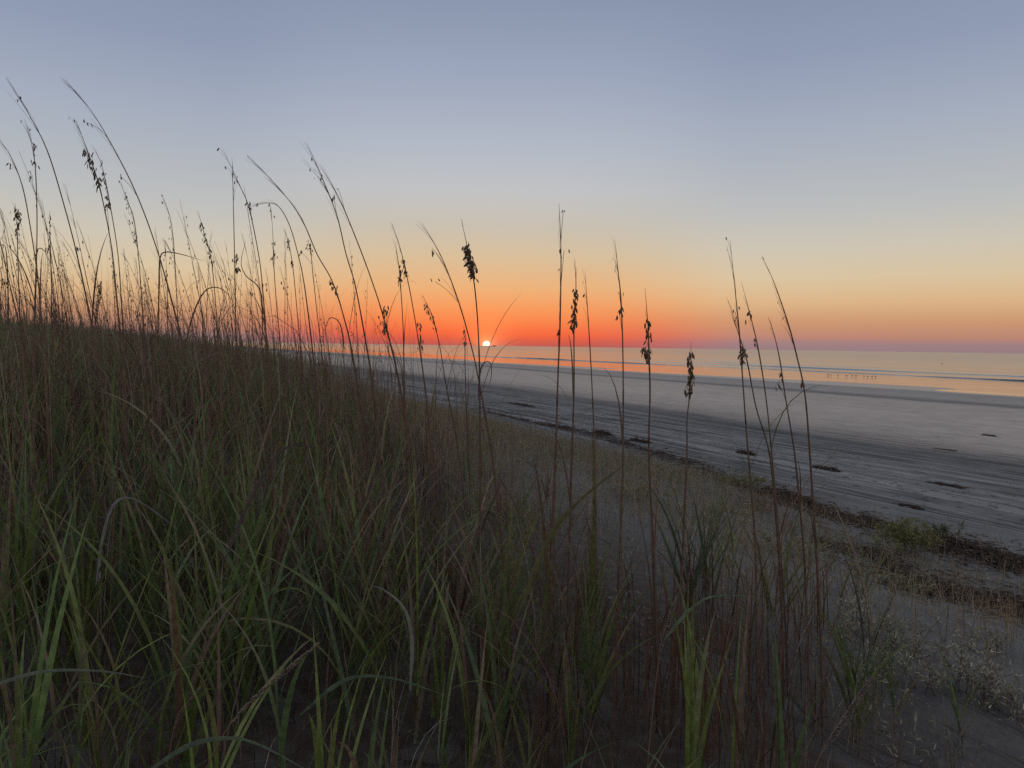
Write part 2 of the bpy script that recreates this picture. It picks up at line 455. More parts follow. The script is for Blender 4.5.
def in_view(x, y, margin=.12):
    return (y > .5) & (np.abs(x) < (.69 + margin) * y + .5)
def scatter(n, y0, y1, smin, smax):
    """random ground points between two distances, denser sampling left to the caller"""
    y = np.sqrt(rng.uniform(y0 * y0, y1 * y1, n)); x = rng.uniform(-.82, .82, n) * y
    s, t = w2st(x, y)
    ok = (s > smin) & (s < smax)
    return x[ok], y[ok], s[ok], t[ok]
def patch(s, t):
    return np.sin(s * 1.7 + 1.1 * np.sin(t * .9)) * np.cos(t * 1.3 + .8 * np.sin(s * .7)) * .5 + .5
def tall_edge(t):
    return 1.3 + np.clip((t - 4.6) * .7, 0, 6.0)

def shoots(name, zones, label, cat):
    Vs, Qs, Cs = [], [], []; off = 0
    for (y0, y1, dens, nb, lmin, lmax, wid, nseg, fold) in zones:
        area = .82 * (y1 * y1 - y0 * y0)
        x, y, s, t = scatter(int(area * dens), y0, y1, -16, 9)
        e = 1.2 + np.clip((t - 4.5) * .25, 0, 2.0)
        keep = rng.uniform(0, 1, len(s)) < np.clip((e - s) / 1.3 + .5, .012, 1) * (s < e + 2.2) * np.clip(.12 + 1.15 * patch(s, t), 0, 1)
        x, y, s, t = x[keep], y[keep], s[keep], t[keep]
        z = zt(s, t); n = len(x)
        lean = .14 + rng.normal(.12 * np.sin(.9 * s + 2.1 * t), .12, n); la = 1.0 * np.sin(1.1 * t + s) + rng.normal(0, .6, n)
        cl = .5 + .5 * np.sin(2.3 * s + 1.7 * np.sin(1.9 * t)) * np.cos(2.0 * t - .9 * s)
        ph0 = rng.uniform(0, 2 * np.pi, n); hs = rng.uniform(.10, .42, n)
        size = rng.uniform(.65, 1.1, n) * np.clip(1.25 - .16 * np.clip(s - 1.2, 0, 6), .4, 1)
        cg = pick(GREEN, n, .2) * (.85 + .55 * cl)[:, None]; size = size * (.78 + .4 * cl)
        for k in range(nb):
            f = (k + .5) / nb
            hh = hs * f * size
            P = np.stack([x + np.sin(lean) * np.cos(la) * hh, y + np.sin(lean) * np.sin(la) * hh, z + hh - .01], -1)
            phi = ph0 + k * np.pi + rng.normal(0, .45, n)
            th0 = np.abs(rng.normal(.10, .12, n)) + .03
            tilt = np.cos(phi) * .16 * (1 + np.sin(1.3 * s + 1.1 * t)); th0 = np.maximum(th0 + tilt, .0)
            dth = np.abs(rng.normal(.35, .4, n)) + .05
            Ln = rng.uniform(lmin, lmax, n) * size
            W = wid * rng.uniform(.5, 1.1, n)
            c0 = cg * (1 + .15 * rng.uniform(-1, 1, (n, 1)))
            dead = rng.uniform(0, 1, n) < (.30 - .22 * f) + .5 * sm(1.2, 3.6, s) + .5 * sm(.5, .8, .5 + .5 * np.sin(1.9 * s + .7 * t) * np.sin(1.3 * t - .8 * s + 1))
            c0[dead] = pick(BROWN, dead.sum())
            c1 = c0 * .9
            dry = rng.uniform(0, 1, n) < .3
            c1[dry] = pick(BROWN, dry.sum())
            V, Q, C = blades(P, phi, th0, dth, Ln, W, rng.normal(0, .7, n), c0, c1, nseg, fold)
            Vs.append(V); Qs.append(Q + off); Cs.append(C); off += len(V)
    o = mesh_obj(name, np.concatenate(Vs), np.concatenate(Qs), M_LEAF, None, np.concatenate(Cs))
    return tag(o, label, cat, kind='stuff')

shoots('dune_grass', [(1.25, 2.2, 60, 6, .28, .5, .015, 7, True), (1.75, 4, 66, 6, .45, .95, .026, 8, True), (4, 9, 50, 5, .45, .95, .027, 5, True),
                      (9, 20, 26, 5, .45, .85, .022, 4, False), (20, 50, 12, 4, .5, .85, .022, 3, False), (50, 130, 1.6, 4, .5, .85, .05, 3, False)],
       'green leafy grass covering the dune on the left and foreground', 'grass')

def drystuff(name, zones, label, cat):
    Vs, Qs, Cs = [], [], []; off = 0
    for (y0, y1, dens, lmin, lmax, wid, nseg) in zones:
        area = .82 * (y1 * y1 - y0 * y0)
        x, y, s, t = scatter(int(area * dens), y0, y1, -16, 9.2)
        e = tall_edge(t)
        pr = np.clip((e + .8 - s) / 1.2, 0, 1)
        belt = sm(5.2, 6.4, s) * (1 - sm(8.3, 9.1, s)) * (1 - .85 * sm(6.6, 7.4, s) * (1 - sm(7, 10, t)))
        keep = rng.uniform(0, 1, len(s)) < np.maximum(np.maximum(pr * np.where(s < 1.8, .55, .9), belt), .85 * (s < 8.2) * np.clip(1.7 * patch(s * 1.3, t * 1.2) - .2, .08, 1))
        x, y, s, t = x[keep], y[keep], s[keep], t[keep]
        e = tall_edge(t)
        n = len(x); z = zt(s, t)
        tallf = np.clip(1.2 - np.clip(s - 1.6, 0, 9) * .2, .34, 1)
        upright = rng.uniform(0, 1, n) < .5
        th0 = np.where(upright, np.abs(rng.normal(.08, .1, n)), rng.uniform(.1, 1.0, n))
        dth = np.where(upright, np.abs(rng.normal(.25, .3, n)), rng.uniform(.3, 1.9, n))
        Ln = rng.uniform(lmin, lmax, n) * tallf * np.where(upright, 1, .75)
        W = wid * rng.uniform(.4, 1.3, n)
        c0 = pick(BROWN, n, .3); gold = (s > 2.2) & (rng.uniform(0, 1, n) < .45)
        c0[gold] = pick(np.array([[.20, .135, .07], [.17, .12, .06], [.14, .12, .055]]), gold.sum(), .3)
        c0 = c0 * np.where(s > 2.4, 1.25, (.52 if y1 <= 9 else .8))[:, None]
        pale = rng.uniform(0, 1, n) < .06
        c0[pale] = np.array([.26, .23, .18]) * rng.uniform(.7, 1.2, (pale.sum(), 1))
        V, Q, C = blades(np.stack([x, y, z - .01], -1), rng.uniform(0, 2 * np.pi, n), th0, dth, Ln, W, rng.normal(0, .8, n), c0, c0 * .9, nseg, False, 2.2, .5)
        Vs.append(V); Qs.append(Q + off); Cs.append(C); off += len(V)
    n = 420
    y = rng.uniform(2.3, 4.0, n); x = y * rng.uniform(.04, .44, n); k = rng.uniform(0, 1, n) < .25 + .75 * (np.sin(x * 9 + y * 3) > .1); x, y = x[k], y[k]; n = len(x)
    c0 = np.array([[.105, .050, .030]]) * rng.uniform(.5, 1.2, (n, 1))
    V, Q, C = blades(np.stack([x, y, zt(*w2st(x, y))], -1), rng.uniform(0, 6.28, n), np.abs(rng.normal(.05, .1, n)), np.abs(rng.normal(.3, .5, n)), rng.uniform(.25, .75, n),
                     .008 * rng.uniform(.5, 1.3, n), rng.normal(0, .6, n), c0, c0, 7, False, 2.0, .4)
    Vs.append(V); Qs.append(Q + off); Cs.append(C); off += len(V)
    for (y0, y1, dens, wid, hook) in ((3.4, 9, 26, .0045, 0), (9, 24, 15, .006, 0), (3.0, 9, 15, .010, 1), (9, 20, 10, .013, 1)):
        x, y, s, t = scatter(int(.82 * (y1 * y1 - y0 * y0) * dens), y0, y1, -14, 5)
        k = (s < np.minimum(tall_edge(t) - .4, 4)) & (rng.uniform(0, 1, len(s)) < .3 + .7 * patch(s * .7, t * .8))
        x, y, s, t = x[k], y[k], s[k], t[k]; n = len(x)
        c0 = pick(BROWN, n, .3)
        V, Q, C = blades(np.stack([x, y, zt(s, t)], -1), np.pi + rng.normal(0, 1.2, n), np.abs(rng.normal(.05, .06, n)), (rng.uniform(1.2, 2.7, n) if hook else np.abs(rng.normal(.25, .2, n))),
                         rng.uniform(.75, 1.85, n), wid * rng.uniform(.5, 1.2, n), rng.normal(0, .6, n), c0, c0, 9, False, 5.0 if hook else 2.0, .45)
        Vs.append(V); Qs.append(Q + off); Cs.append(C); off += len(V)
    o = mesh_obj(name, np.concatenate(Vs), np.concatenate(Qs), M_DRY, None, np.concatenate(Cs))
    return tag(o, label, cat, kind='stuff')
drystuff('dry_grass', [(.9, 2.4, 330, .15, .5, .0045, 6), (2.4, 4, 170, .25, .8, .0048, 6), (4, 9, 270, .3, .85, .005, 5), (9, 20, 240, .35, .85, .006, 4), (20, 50, 40, .4, .9, .012, 3), (50, 130, 2.5, .4, .9, .03, 3)],
         'brown dead grass stems and curled leaves tangled through the dune grass', 'dry grass')

# low creeping plants between the grass and the tracks
def creepers():
    Vs, Qs, Cs = [], [], []; off = 0
    for (y0, y1, dens, sz, nl) in ((2.6, 8, 85, .018, 18), (8, 18, 85, .022, 18), (18, 45, 22, .035, 14), (45, 120, 2.4, .08, 10)):
        x, y, s, t = scatter(int(.82 * (y1 * y1 - y0 * y0) * dens), y0, y1, 2.2, 9.3)
        cov = np.maximum(sm(5.4, 6.6, s) * (1 - sm(8.4, 9.2, s)), .34 * np.clip(2.2 * patch(s * 2.1, t * 1.6) - .5, 0, 1.6)) * (.55 + .45 * patch(s * 1.3 + 2, t * .8))
        cov = np.maximum(cov, sm(6, 10, t) * sm(3, 5, s) * (1 - sm(8.4, 9.2, s)) * .9)
        cov = cov * (1 - .88 * sm(6.6, 7.4, s) * (1 - sm(7, 10, t)))
        k = rng.uniform(0, 1, len(s)) < cov
        x, y, s, t = x[k], y[k], s[k], t[k]
        n = len(x)
        hgt = rng.uniform(.07, .26, n)
        pc = pick(np.array([[.16, .14, .075], [.12, .12, .06], [.19, .15, .095], [.22, .19, .13], [.13, .10, .07]]), n, .2)
        for j in range(nl):
            r = rng.uniform(0, .16, n); a = rng.uniform(0, 2 * np.pi, n)
            px, py = x + r * np.cos(a), y + r * np.sin(a)
            pz = zt(*w2st(px, py)) + hgt * rng.uniform(0, 1, n) * (1 - r / .3)
            V, Q, C = blades(np.stack([px, py, pz], -1), rng.uniform(0, 2 * np.pi, n), rng.uniform(.2, 1.5, n), rng.uniform(0, .8, n),
                             sz * rng.uniform(.8, 2.2, n), sz * rng.uniform(.25, .7, n), rng.normal(0, .8, n), pc, pc * .9, 2, False, 1.2, .5)
            Vs.append(V); Qs.append(Q + off); Cs.append(C); off += len(V)
    o = mesh_obj('ground_creeper', np.concatenate(Vs), np.concatenate(Qs), M_WEED, None, np.concatenate(Cs))
    tag(o, 'low olive and straw coloured creeping plants on the sand below the dune', 'ground cover', kind='stuff')
creepers()

# ------------------------------------------------------------------ sea oats
SP_BROWN = np.array([.11, .072, .045])
STEM_C = np.array([.098, .052, .032])
def spikelet_mesh(var):
    r = random.Random(var)
    mb = MB()
    n = 7; Ls, Wd, Th = .026 + .006 * r.random(), .0055, .0014
    ring = []
    for i in range(n):                     # overlapping saw-edged florets, on a leaf-shaped outline
        u = i / (n - 1)
        w = Wd * (math.sin(math.pi * (.08 + .88 * u)) ** .8)
        ring.append((-u * Ls, w * (1.15 if i % 2 else .82)))
    top = [(w, 0, z) for z, w in ring]; bot = [(-w, 0, z) for z, w in ring[::-1]]
    out = np.array(top + bot); m = len(out)
    V = np.vstack([out, [[0, Th, -Ls * .5]], [[0, -Th, -Ls * .5]]])
    t = [(m, i, (i + 1) % m) for i in range(m)] + [(m + 1, (i + 1) % m, i) for i in range(m)]
    mb.add(V, None, t, SP_BROWN * (.8 + .4 * r.random()))
    o = mb.build('spikelet', M_HEAD, None, False)
    me = o.data; bpy.data.objects.remove(o)
    return me
SPIKELETS = [spikelet_mesh(i) for i in range(6)]

def put_spikelet(parent, p, size, drop=True):
    o = bpy.data.objects.new('spikelet', random.choice(SPIKELETS)); COL.objects.link(o)
    o.parent = parent; o.location = p
    o.rotation_euler = (random.gauss(0, .32), random.gauss(0, .32), random.uniform(0, 6.28))
    o.scale = (size * random.uniform(.8, 1.3),) * 3
    return o

def panicle(mb, P, i0, i1, n, lmax, side, fine=.0007):
    """thin seed branches rising from stem points i0..i1 of the path P (tip first), swept to one side"""
    ends = []
    for k in range(n):
        i = random.randint(i0, i1)
        T = P[max(i - 1, 0)] - P[min(i + 1, len(P) - 1)]; T = T / (np.linalg.norm(T) + 1e-9)
        a = random.gauss(.12, .06)
        sd = np.array([side * random.uniform(.2, 1.2), random.gauss(0, .6), random.gauss(-.1, .2)])
        l = min(lmax * random.uniform(.35, 1), 1.02 * float(np.linalg.norm(P[i] - P[0])) + .015)
        d0 = T + sd * a; d0 /= np.linalg.norm(d0)
        d1 = d0 + np.array([side * .10, 0, -.10]) * random.uniform(-.2, 1.4); d1 /= np.linalg.norm(d1)
        p0 = P[i]; p1 = p0 + d0 * l * .5; p2 = p1 + d1 * l * .5
        tube(mb, smooth_path([p0, p1, p2], 5), [fine, fine * .9, fine * .8, fine * .7, fine * .4], 3, STEM_C * .9)
        ends.append(p2); ends.append(p1)
    return ends

def ground_extend(P):
    """continue the traced stem down to the sand"""
    P = list(P); d = P[-1] - P[-2]; d = d / np.linalg.norm(d)
    if d[2] > -.3: d[2] = -.8
    g = 0
    while P[-1][2] > gz(P[-1][0], P[-1][1]) - .02 and g < 60:
        d = d * np.array([.82, .82, 1]); d = d / np.linalg.norm(d)
        P.append(P[-1] + d * .12); g += 1
    return P

def stem_leaf(parent, P, frac, length, green):
    i = int((len(P) - 1) * frac)
    c = (pick(GREEN, 1) if green else np.array([[.12, .05, .03]]) * random.uniform(.6, 1.5))
    V, Q, C = blades(P[i:i + 1] * 1.0 - np.array(LOC)[None], np.array([random.uniform(0, 6.28)]), np.array([random.uniform(.1, .4)]),
                     np.array([random.uniform(.3, 1.9)]), np.array([length]), np.array([random.uniform(.005, .010)]),
                     np.array([random.gauss(0, .6)]), c, pick(BROWN, 1), 7, True, 1.8)
    mesh_obj('leaf', V, Q, M_LEAF if green else M_DRY, parent, C)

LOC = (0, 0, 0)
def sea_oat(label, Y, pts, seeds=(), branches=6, blen=.16, side=-1, rad=.0026, tip_frac=.42, leaves=3, group='tall sea oats standing on the dune', dy=0.0):
    """pts: traced picture points from the tip down; each gets its own depth around Y (the stem leans dy metres away at the tip)"""
    global LOC
    n = len(pts)
    P = [at(px, py, Y + dy * (1 - i / (n - 1))) for i, (px, py) in enumerate(pts)]
    P = smooth_path(P, 6 * (n - 1) + 1)
    nt_ = len(P)
    P = np.array(ground_extend(P))
    LOC = tuple(P[-1])
    root = empty('sea_oat', LOC)
    tag(root, label, 'sea oats', group)
    Q = P - np.array(LOC)
    u = np.linspace(0, 1, len(Q))
    r = rad * np.clip(.16 + 2.6 * u, 0, 1) * (1 + .8 * sm(.5, .8, u))
    mb = MB(); tube(mb, Q, r, 6, STEM_C * random.uniform(.75, 1.15))
    # leaf-sheath joints on the stem
    for f in (.55, .7, .85):
        i = int(len(Q) * f)
        if i + 2 < len(Q): tube(mb, Q[i:i + 2], [rad * 1.35, rad * 1.1], 6, STEM_C * .7)
    mb.build('stem', M_STEM, root)
    mb = MB(); kk = max(5, int(nt_ * tip_frac) + 1); tube(mb, Q[:kk], r[:kk] * 1.06, 6, STEM_C)
    ends = panicle(mb, Q, 2, max(4, int(nt_ * tip_frac)), branches, blen, side)
    todo = []
    for (px, py, k, sz, spread) in seeds:
        c = at(px, py, Y + dy * .5) - np.array(LOC)
        j = int(np.argmin(np.linalg.norm(Q - c, axis=1)))
        c = c + np.array([0, Q[j][1] - c[1], 0])
        if np.linalg.norm(c - Q[j]) > .006:
            q0 = Q[min(j + 3, len(Q) - 1)]
            tube(mb, smooth_path([q0, (q0 + c) / 2 + np.array([0, 0, .012]), c + [0, 0, .006]], 5), .0009, 4, STEM_C * .9)
        todo.append((c, k, sz, spread))
    head = mb.build('seed_head', M_STEM, root)
    for (c, k, sz, spread) in todo:
        for _ in range(int(k * 1.8 + .5)):
            p = c + np.array([random.gauss(0, .007), random.gauss(0, .007), random.gauss(.006, .014)]) * spread * .85
            put_spikelet(head, p, sz * .78)
    for e in ends[::4]:
        if random.random() < .25: put_spikelet(head, e, .6)
    for k in range(leaves):
        stem_leaf(root, P[:], random.uniform(.62, .97), random.uniform(.25, .5), random.random() < .45)
    return root

def line(x0, y0, x1, y1, k, sz=1.0, spread=1.0, n=3):
    return [(x0 + (x1 - x0) * i / (n - 1), y0 + (y1 - y0) * i / (n - 1), k, sz, spread) for i in range(n)]

sea_oat('tallest sea oat at far left, long bare stem bowing left with nearly no seeds', 3.4, [(6, 76), (27, 111), (47, 150), (64, 205), (78, 259), (92, 326)], [(18, 97, 1, .7, 1)], 7, .26)
sea_oat('tall bare sea oat bowing left, second tall one from the left edge', 3.3, [(66, 80), (94, 115), (121, 162), (141, 205), (160, 259), (178, 324)], [(121, 178, 2, .7, .6), (88, 124, 1, .7, 1)], 9, .26)
sea_oat('sea oat with long dense dark seed head beside the second tall bowing stem', 3.6, [(76, 120), (88, 152), (100, 189), (111, 244), (117, 300)], line(86, 153, 99, 184, 5, .95, 1.2, 7) + [(107, 205, 3, .9, 1)], 9, .2)
sea_oat('straight thin sea oat with three sparse seed clusters near the left edge', 3.9, [(25, 119), (33, 150), (36, 180), (37, 232), (35, 302)], [(29, 129, 2, .8, .8), (34, 146, 5, .9, 1.2), (35, 163, 4, .9, 1), (31, 177, 4, .9, 1)], 5, .14)
sea_oat('short sea oat with one fat dark seed head at the left edge', 4.2, [(15, 203), (17, 222), (18, 263), (20, 318)], line(17, 212, 18, 228, 6, 1.0, 1.3, 4), 3, .1)
sea_oat('very thin curved sea oat tip leaving the left edge of the picture', 3.8, [(-4, 136), (10, 155), (22, 185), (30, 225), (38, 280), (42, 325)], [(12, 165, 2, .8, 1)], 6, .2)
sea_oat('sea oat with beaded chain of seeds leaning left beside the long dark seed head', 4.4, [(93, 145), (103, 170), (111, 210), (118, 255), (122, 310)], line(101, 165, 109, 206, 2, .75, .9, 6), 7, .16)
sea_oat('slim sea oat with loose chain of small seeds right of the second tall bowing stem', 4.6, [(121, 183), (127, 200), (134, 220), (139, 262), (143, 318)], line(126, 196, 136, 240, 2, .75, 1, 6), 6, .14)
sea_oat('short seed chain on thin upright stem between two tall bowing stems', 4.8, [(50, 212), (50, 235), (51, 262), (52, 322)], line(50, 218, 49, 246, 2, .8, .8, 5), 4, .1)
sea_oat('thin sea oat with few seeds left of the narrow seeded spike', 5.0, [(163, 196), (171, 222), (175, 262), (178, 328)], line(169, 214, 174, 262, 1, .8, 1, 5), 7, .16)
sea_oat('narrow seeded sea oat spike leaning left of the crossing pair', 4.4, [(198, 210), (204, 234), (211, 258), (215, 296), (218, 335)], line(201, 222, 212, 262, 3, .8, .8, 8), 5, .13)
sea_oat('bowing half of the crossing pair of sea oats, its tip crossing the upright stem', 3.9, [(223, 149), (239, 184), (249, 208), (259, 257), (263, 293), (267, 345)], [(249, 205, 3, .8, .8), (236, 178, 1, .7, 1)], 7, .18)
sea_oat('upright straight half of the crossing pair of sea oats', 4.1, [(232, 157), (233, 190), (234, 232), (235, 280), (236, 338)], [(232, 175, 2, .7, .6), (236, 258, 5, .9, 1.3), (238, 268, 4, .9, 1)], 7, .12, 1)
sea_oat('feathery bare sea oat bowing left toward the crossing pair', 3.6, [(250, 158), (278, 187), (301, 218), (317, 254), (333, 283), (346, 325), (352, 352)], line(331, 280, 337, 294, 3, .75, .8, 4), 13, .24)
sea_oat('tall leaning sea oat with long bare tip, left one of a close parallel pair', 3.5, [(307, 143), (322, 177), (337, 216), (346, 254), (356, 289), (369, 360)], [(314, 170, 1, .7, 2), (318, 178, 1, .7, 2), (333, 198, 2, .8, .7)], 9, .24)
sea_oat('tall leaning sea oat with bare tip, right one of a close parallel pair', 3.4, [(320, 164), (340, 200), (353, 231), (368, 270), (382, 312), (394, 358)], [(338, 190, 1, .7, 1), (385, 312, 6, .95, 1.2), (386, 326, 6, .95, 1.2), (380, 322, 2, .8, 1)], 9, .22)
sea_oat('sea oat with top arched sharply over to the left', 4.3, [(254, 206), (266, 203), (278, 206), (289, 224), (298, 254), (304, 283), (311, 336)], [], 10, .14)
sea_oat('thin sea oat with small ragged seed head under the arched one', 4.7, [(306, 240), (310, 247), (313, 275), (317, 312), (321, 345)], [(309, 245, 5, .9, 1.1), (311, 252, 3, .9, .8), (300, 253, 4, .8, 1)], 2, .08)
sea_oat('sea oat with clustered seeds midway up its straight stem beside the arched one', 4.6, [(271, 206), (273, 238), (274, 268), (277, 310), (280, 340)], [(271, 214, 1, .8, 1), (274, 243, 3, .8, .9), (275, 254, 4, .9, 1), (272, 259, 3, .9, 1)], 6, .12)
sea_oat('thin sea oat with seed tufts at mid height just under the feathery one', 4.7, [(285, 230), (289, 245), (293, 268), (297, 310), (300, 343)], [(288, 240, 3, .8, .9), (292, 263, 4, .9, 1.1), (289, 248, 2, .8, 1)], 5, .12)
sea_oat('slender sea oat bowing left with several seed tufts, left of the sun', 4.0, [(392, 223), (399, 244), (405, 268), (412, 302), (420, 351), (426, 395)], [(404, 262, 4, .9, 1), (405, 272, 5, .95, 1.1), (420, 328, 5, .9, 1.1), (421, 340, 5, .9, 1.1), (420, 348, 3, .9, 1)], 6, .15)
sea_oat('short thin sea oat with one fat seed tuft beside the slender many-tufted one', 4.2, [(395, 241), (398, 260), (400, 278), (403, 325), (404, 368)], [(400, 274, 5, .95, 1), (399, 280, 4, .95, 1)], 5, .12)
sea_oat('long bare sea oat slanting left across the red sky beside the sun', 3.1, [(422, 223), (441, 256), (459, 303), (473, 353), (480, 387), (490, 442)], [(432, 250, 1, .8, 1.5), (435, 283, 1, .7, 1.5)], 10, .18)
sea_oat('sea oat with one fat black seed head beneath a bare tip right above the sun', 3.0, [(461, 219), (468, 250), (475, 290), (479, 350), (480, 440)], line(467, 252, 474, 274, 7, 1.05, 1.2, 6), 3, .08, 1)
sea_oat('short drooping sea oat with beaded seeds over the sea left of the sun', 4.2, [(423, 296), (427, 305), (433, 318), (440, 348), (447, 390), (455, 430)], line(425, 303, 435, 328, 2, .85, .9, 6), 4, .09)
sea_oat('thin sea oat with small seeds at the horizon just left of the sun', 4.4, [(463, 325), (465, 335), (465, 360), (466, 400), (468, 440)], line(464, 332, 465, 343, 2, .8, .8, 3), 2, .06)
sea_oat('tallest upright sea oat right of the sun, bare and straight', 2.7, [(559, 203), (561, 253), (560, 325), (558, 375), (556, 440), (553, 520)], [(563, 215, 1, .6, 1), (564, 252, 2, .6, 1), (558, 331, 3, .8, .8)], 10, .17, -.4, .0028)
sea_oat('sea oat with long ragged seed head standing close right of the tallest upright one', 3.1, [(574, 258), (576, 285), (574, 325), (574, 387), (572, 450)], line(576, 293, 573, 327, 4, .95, 1, 7), 3, .07, 1)
sea_oat('thin plain sea oat with no seeds between two seeded ones over the sea', 3.4, [(585, 271), (588, 316), (591, 366), (594, 431)], [], 6, .1)
sea_oat('straight sea oat with small wing-like seed pair above the horizon', 3.0, [(615, 240), (618, 270), (621, 301), (623, 361), (623, 451), (621, 520)], [(621, 309, 3, 1.0, .9), (619, 313, 2, 1.0, 1), (619, 294, 1, .7, 1)], 7, .12)
sea_oat('reddish sea oat with round dark seed lump hanging at horizon height', 2.8, [(645, 288), (648, 326), (649, 354), (650, 395), (649, 457), (654, 560), (656, 620)], line(648, 322, 649, 338, 3, .85, .8, 4) + [(646, 353, 7, 1.0, .9), (648, 355, 6, 1.0, .9)], 5, .09, -1, .0030)
sea_oat('short sea oat with dark seed head wholly below the horizon over the beach', 3.1, [(691, 342), (691, 365), (690, 392), (687, 420), (687, 451), (685, 500)], line(691, 354, 690, 363, 5, 1.0, 1, 3) + line(691, 372, 689, 390, 6, 1.0, 1, 4), 3, .06)
sea_oat('tall right sea oat with double seed pod, tallest of the right-hand group', 2.9, [(730, 240), (735, 289), (739, 329), (742, 370), (747, 439), (755, 540), (757, 640)], [(744, 350, 4, 1.0, .8), (742, 357, 4, 1.0, .8), (735, 313, 2, .6, 1)], 8, .15)
sea_oat('thin bent sea oat leaning against the tallest of the right-hand group', 3.1, [(728, 300), (738, 332), (747, 361), (756, 407), (770, 457), (778, 540)], [], 5, .1)
sea_oat('sea oat with two small spread pods, second from the right-hand group leader', 3.2, [(741, 281), (750, 314), (758, 348), (766, 398), (772, 457), (779, 540), (784, 600)], [(748, 314, 3, .9, .9), (754, 340, 2, .9, .9)], 6, .12)
sea_oat('short thin sea oat with loose pods beside the right-most bowing one', 3.4, [(770, 320), (775, 338), (780, 361), (786, 401), (795, 457), (803, 540)], [(781, 375, 3, .9, .9), (777, 383, 2, .9, .8)], 5, .1)
sea_oat('right-most tall sea oat bowing left, bare with thin branches', 2.8, [(764, 260), (775, 285), (788, 323), (797, 357), (805, 395), (810, 457), (819, 600), (822, 690)], [(802, 383, 2, .8, .6)], 11, .16)

# the crowd of slim stalks on the dune: a few kinds, copied
def crowd_proto(k):
    global LOC
    LOC = (0, 0, 0)
    H = random.uniform(1.65, 2.15)
    bow = random.uniform(.1, .5) * random.choice([.4, .8, 1])
    u = np.linspace(0, 1, 16)
    P = np.stack([-bow * u ** 2.4, .06 * np.sin(u * 3 + k), H * u - .12 * bow * u ** 4], -1)[::-1]
    root = empty('sea_oat', (0, 0, -50))
    mb = MB(); tube(mb, P, .0028 * np.clip(.16 + 2.0 * np.linspace(0, 1, 16), 0, 1), 5, STEM_C * random.uniform(.7, 1.1)); mb.build('stem', M_STEM, root)
    mb = MB(); tube(mb, P[:7], np.linspace(.0007, .0019, 7), 5, STEM_C); ends = panicle(mb, P, 1, 6, random.randint(5, 11), .17, -1, .0008)
    for j in range(random.randint(4, 16)):
        i = random.randint(1, 5)
        p = P[i] + np.array([random.gauss(-.01, .01), random.gauss(0, .01), random.gauss(0, .03)])
        # small husks kept inside the head of these distant stalks
        o = np.array([[0, 0, .008], [.004, .001, -.004], [-.004, .001, -.004], [0, -.003, -.004], [0, 0, -.018]]) * random.uniform(.7, 1.2)
        mb.add(p + o, None, [(0, 1, 2), (0, 2, 3), (0, 3, 1), (4, 2, 1), (4, 3, 2), (4, 1, 3)], SP_BROWN)
        tube(mb, [P[i], (P[i] + p + o[0]) / 2 + [0, 0, .004], p + o[0] - [0, 0, .004]], .0006, 3, SP_BROWN)
    mb.build('seed_head', M_HEAD, root)
    for j in range(3):
        stem_leaf(root, P, random.uniform(.5, .95), random.uniform(.3, .55), random.random() < .3)
    return root
PROTOS = [crowd_proto(k) for k in range(9)]
KIDS = {p.name: list(p.children) for p in PROTOS}
def clone(root, loc, rz, sc):
    r = root.copy(); COL.objects.link(r); r.location = loc; r.rotation_euler = (random.gauss(0, .05), random.gauss(0, .07), rz); r.scale = (sc,) * 3
    for ch in KIDS[root.name]:
        c = ch.copy(); COL.objects.link(c); c.parent = r
    return r
crowd = []
tries = 0
while len(crowd) < 262 and tries < 20000:
    tries += 1
    px = random.uniform(-45, 425)
    Y = random.choice([random.uniform(4.2, 7), random.uniform(4.6, 11), random.uniform(8, 24)])
    if px > 300 and Y < 4.8: continue
    p = at(px, 345, Y)
    s, t = w2st(p[0], p[1])
    dens = np.clip((450 - px) / 240, .05, 1)
    if s > tall_edge(t) - .2 or random.random() > dens: continue
    crowd.append((p[0], p[1], gz(p[0], p[1])))
for i, (x, y, z) in enumerate(crowd):
    pr = PROTOS[i % len(PROTOS)]
    if i < len(PROTOS):
        o = pr; o.location = (x, y, z - .02)
    else:
        o = clone(pr, (x, y, z - .02), random.gauss(0, .7), random.uniform(.7, 1.15))
    tag(o, 'thin brown sea oat among the crowd of slim stalks along the dune top', 'sea oats', 'slim sea oats crowded on the dune')

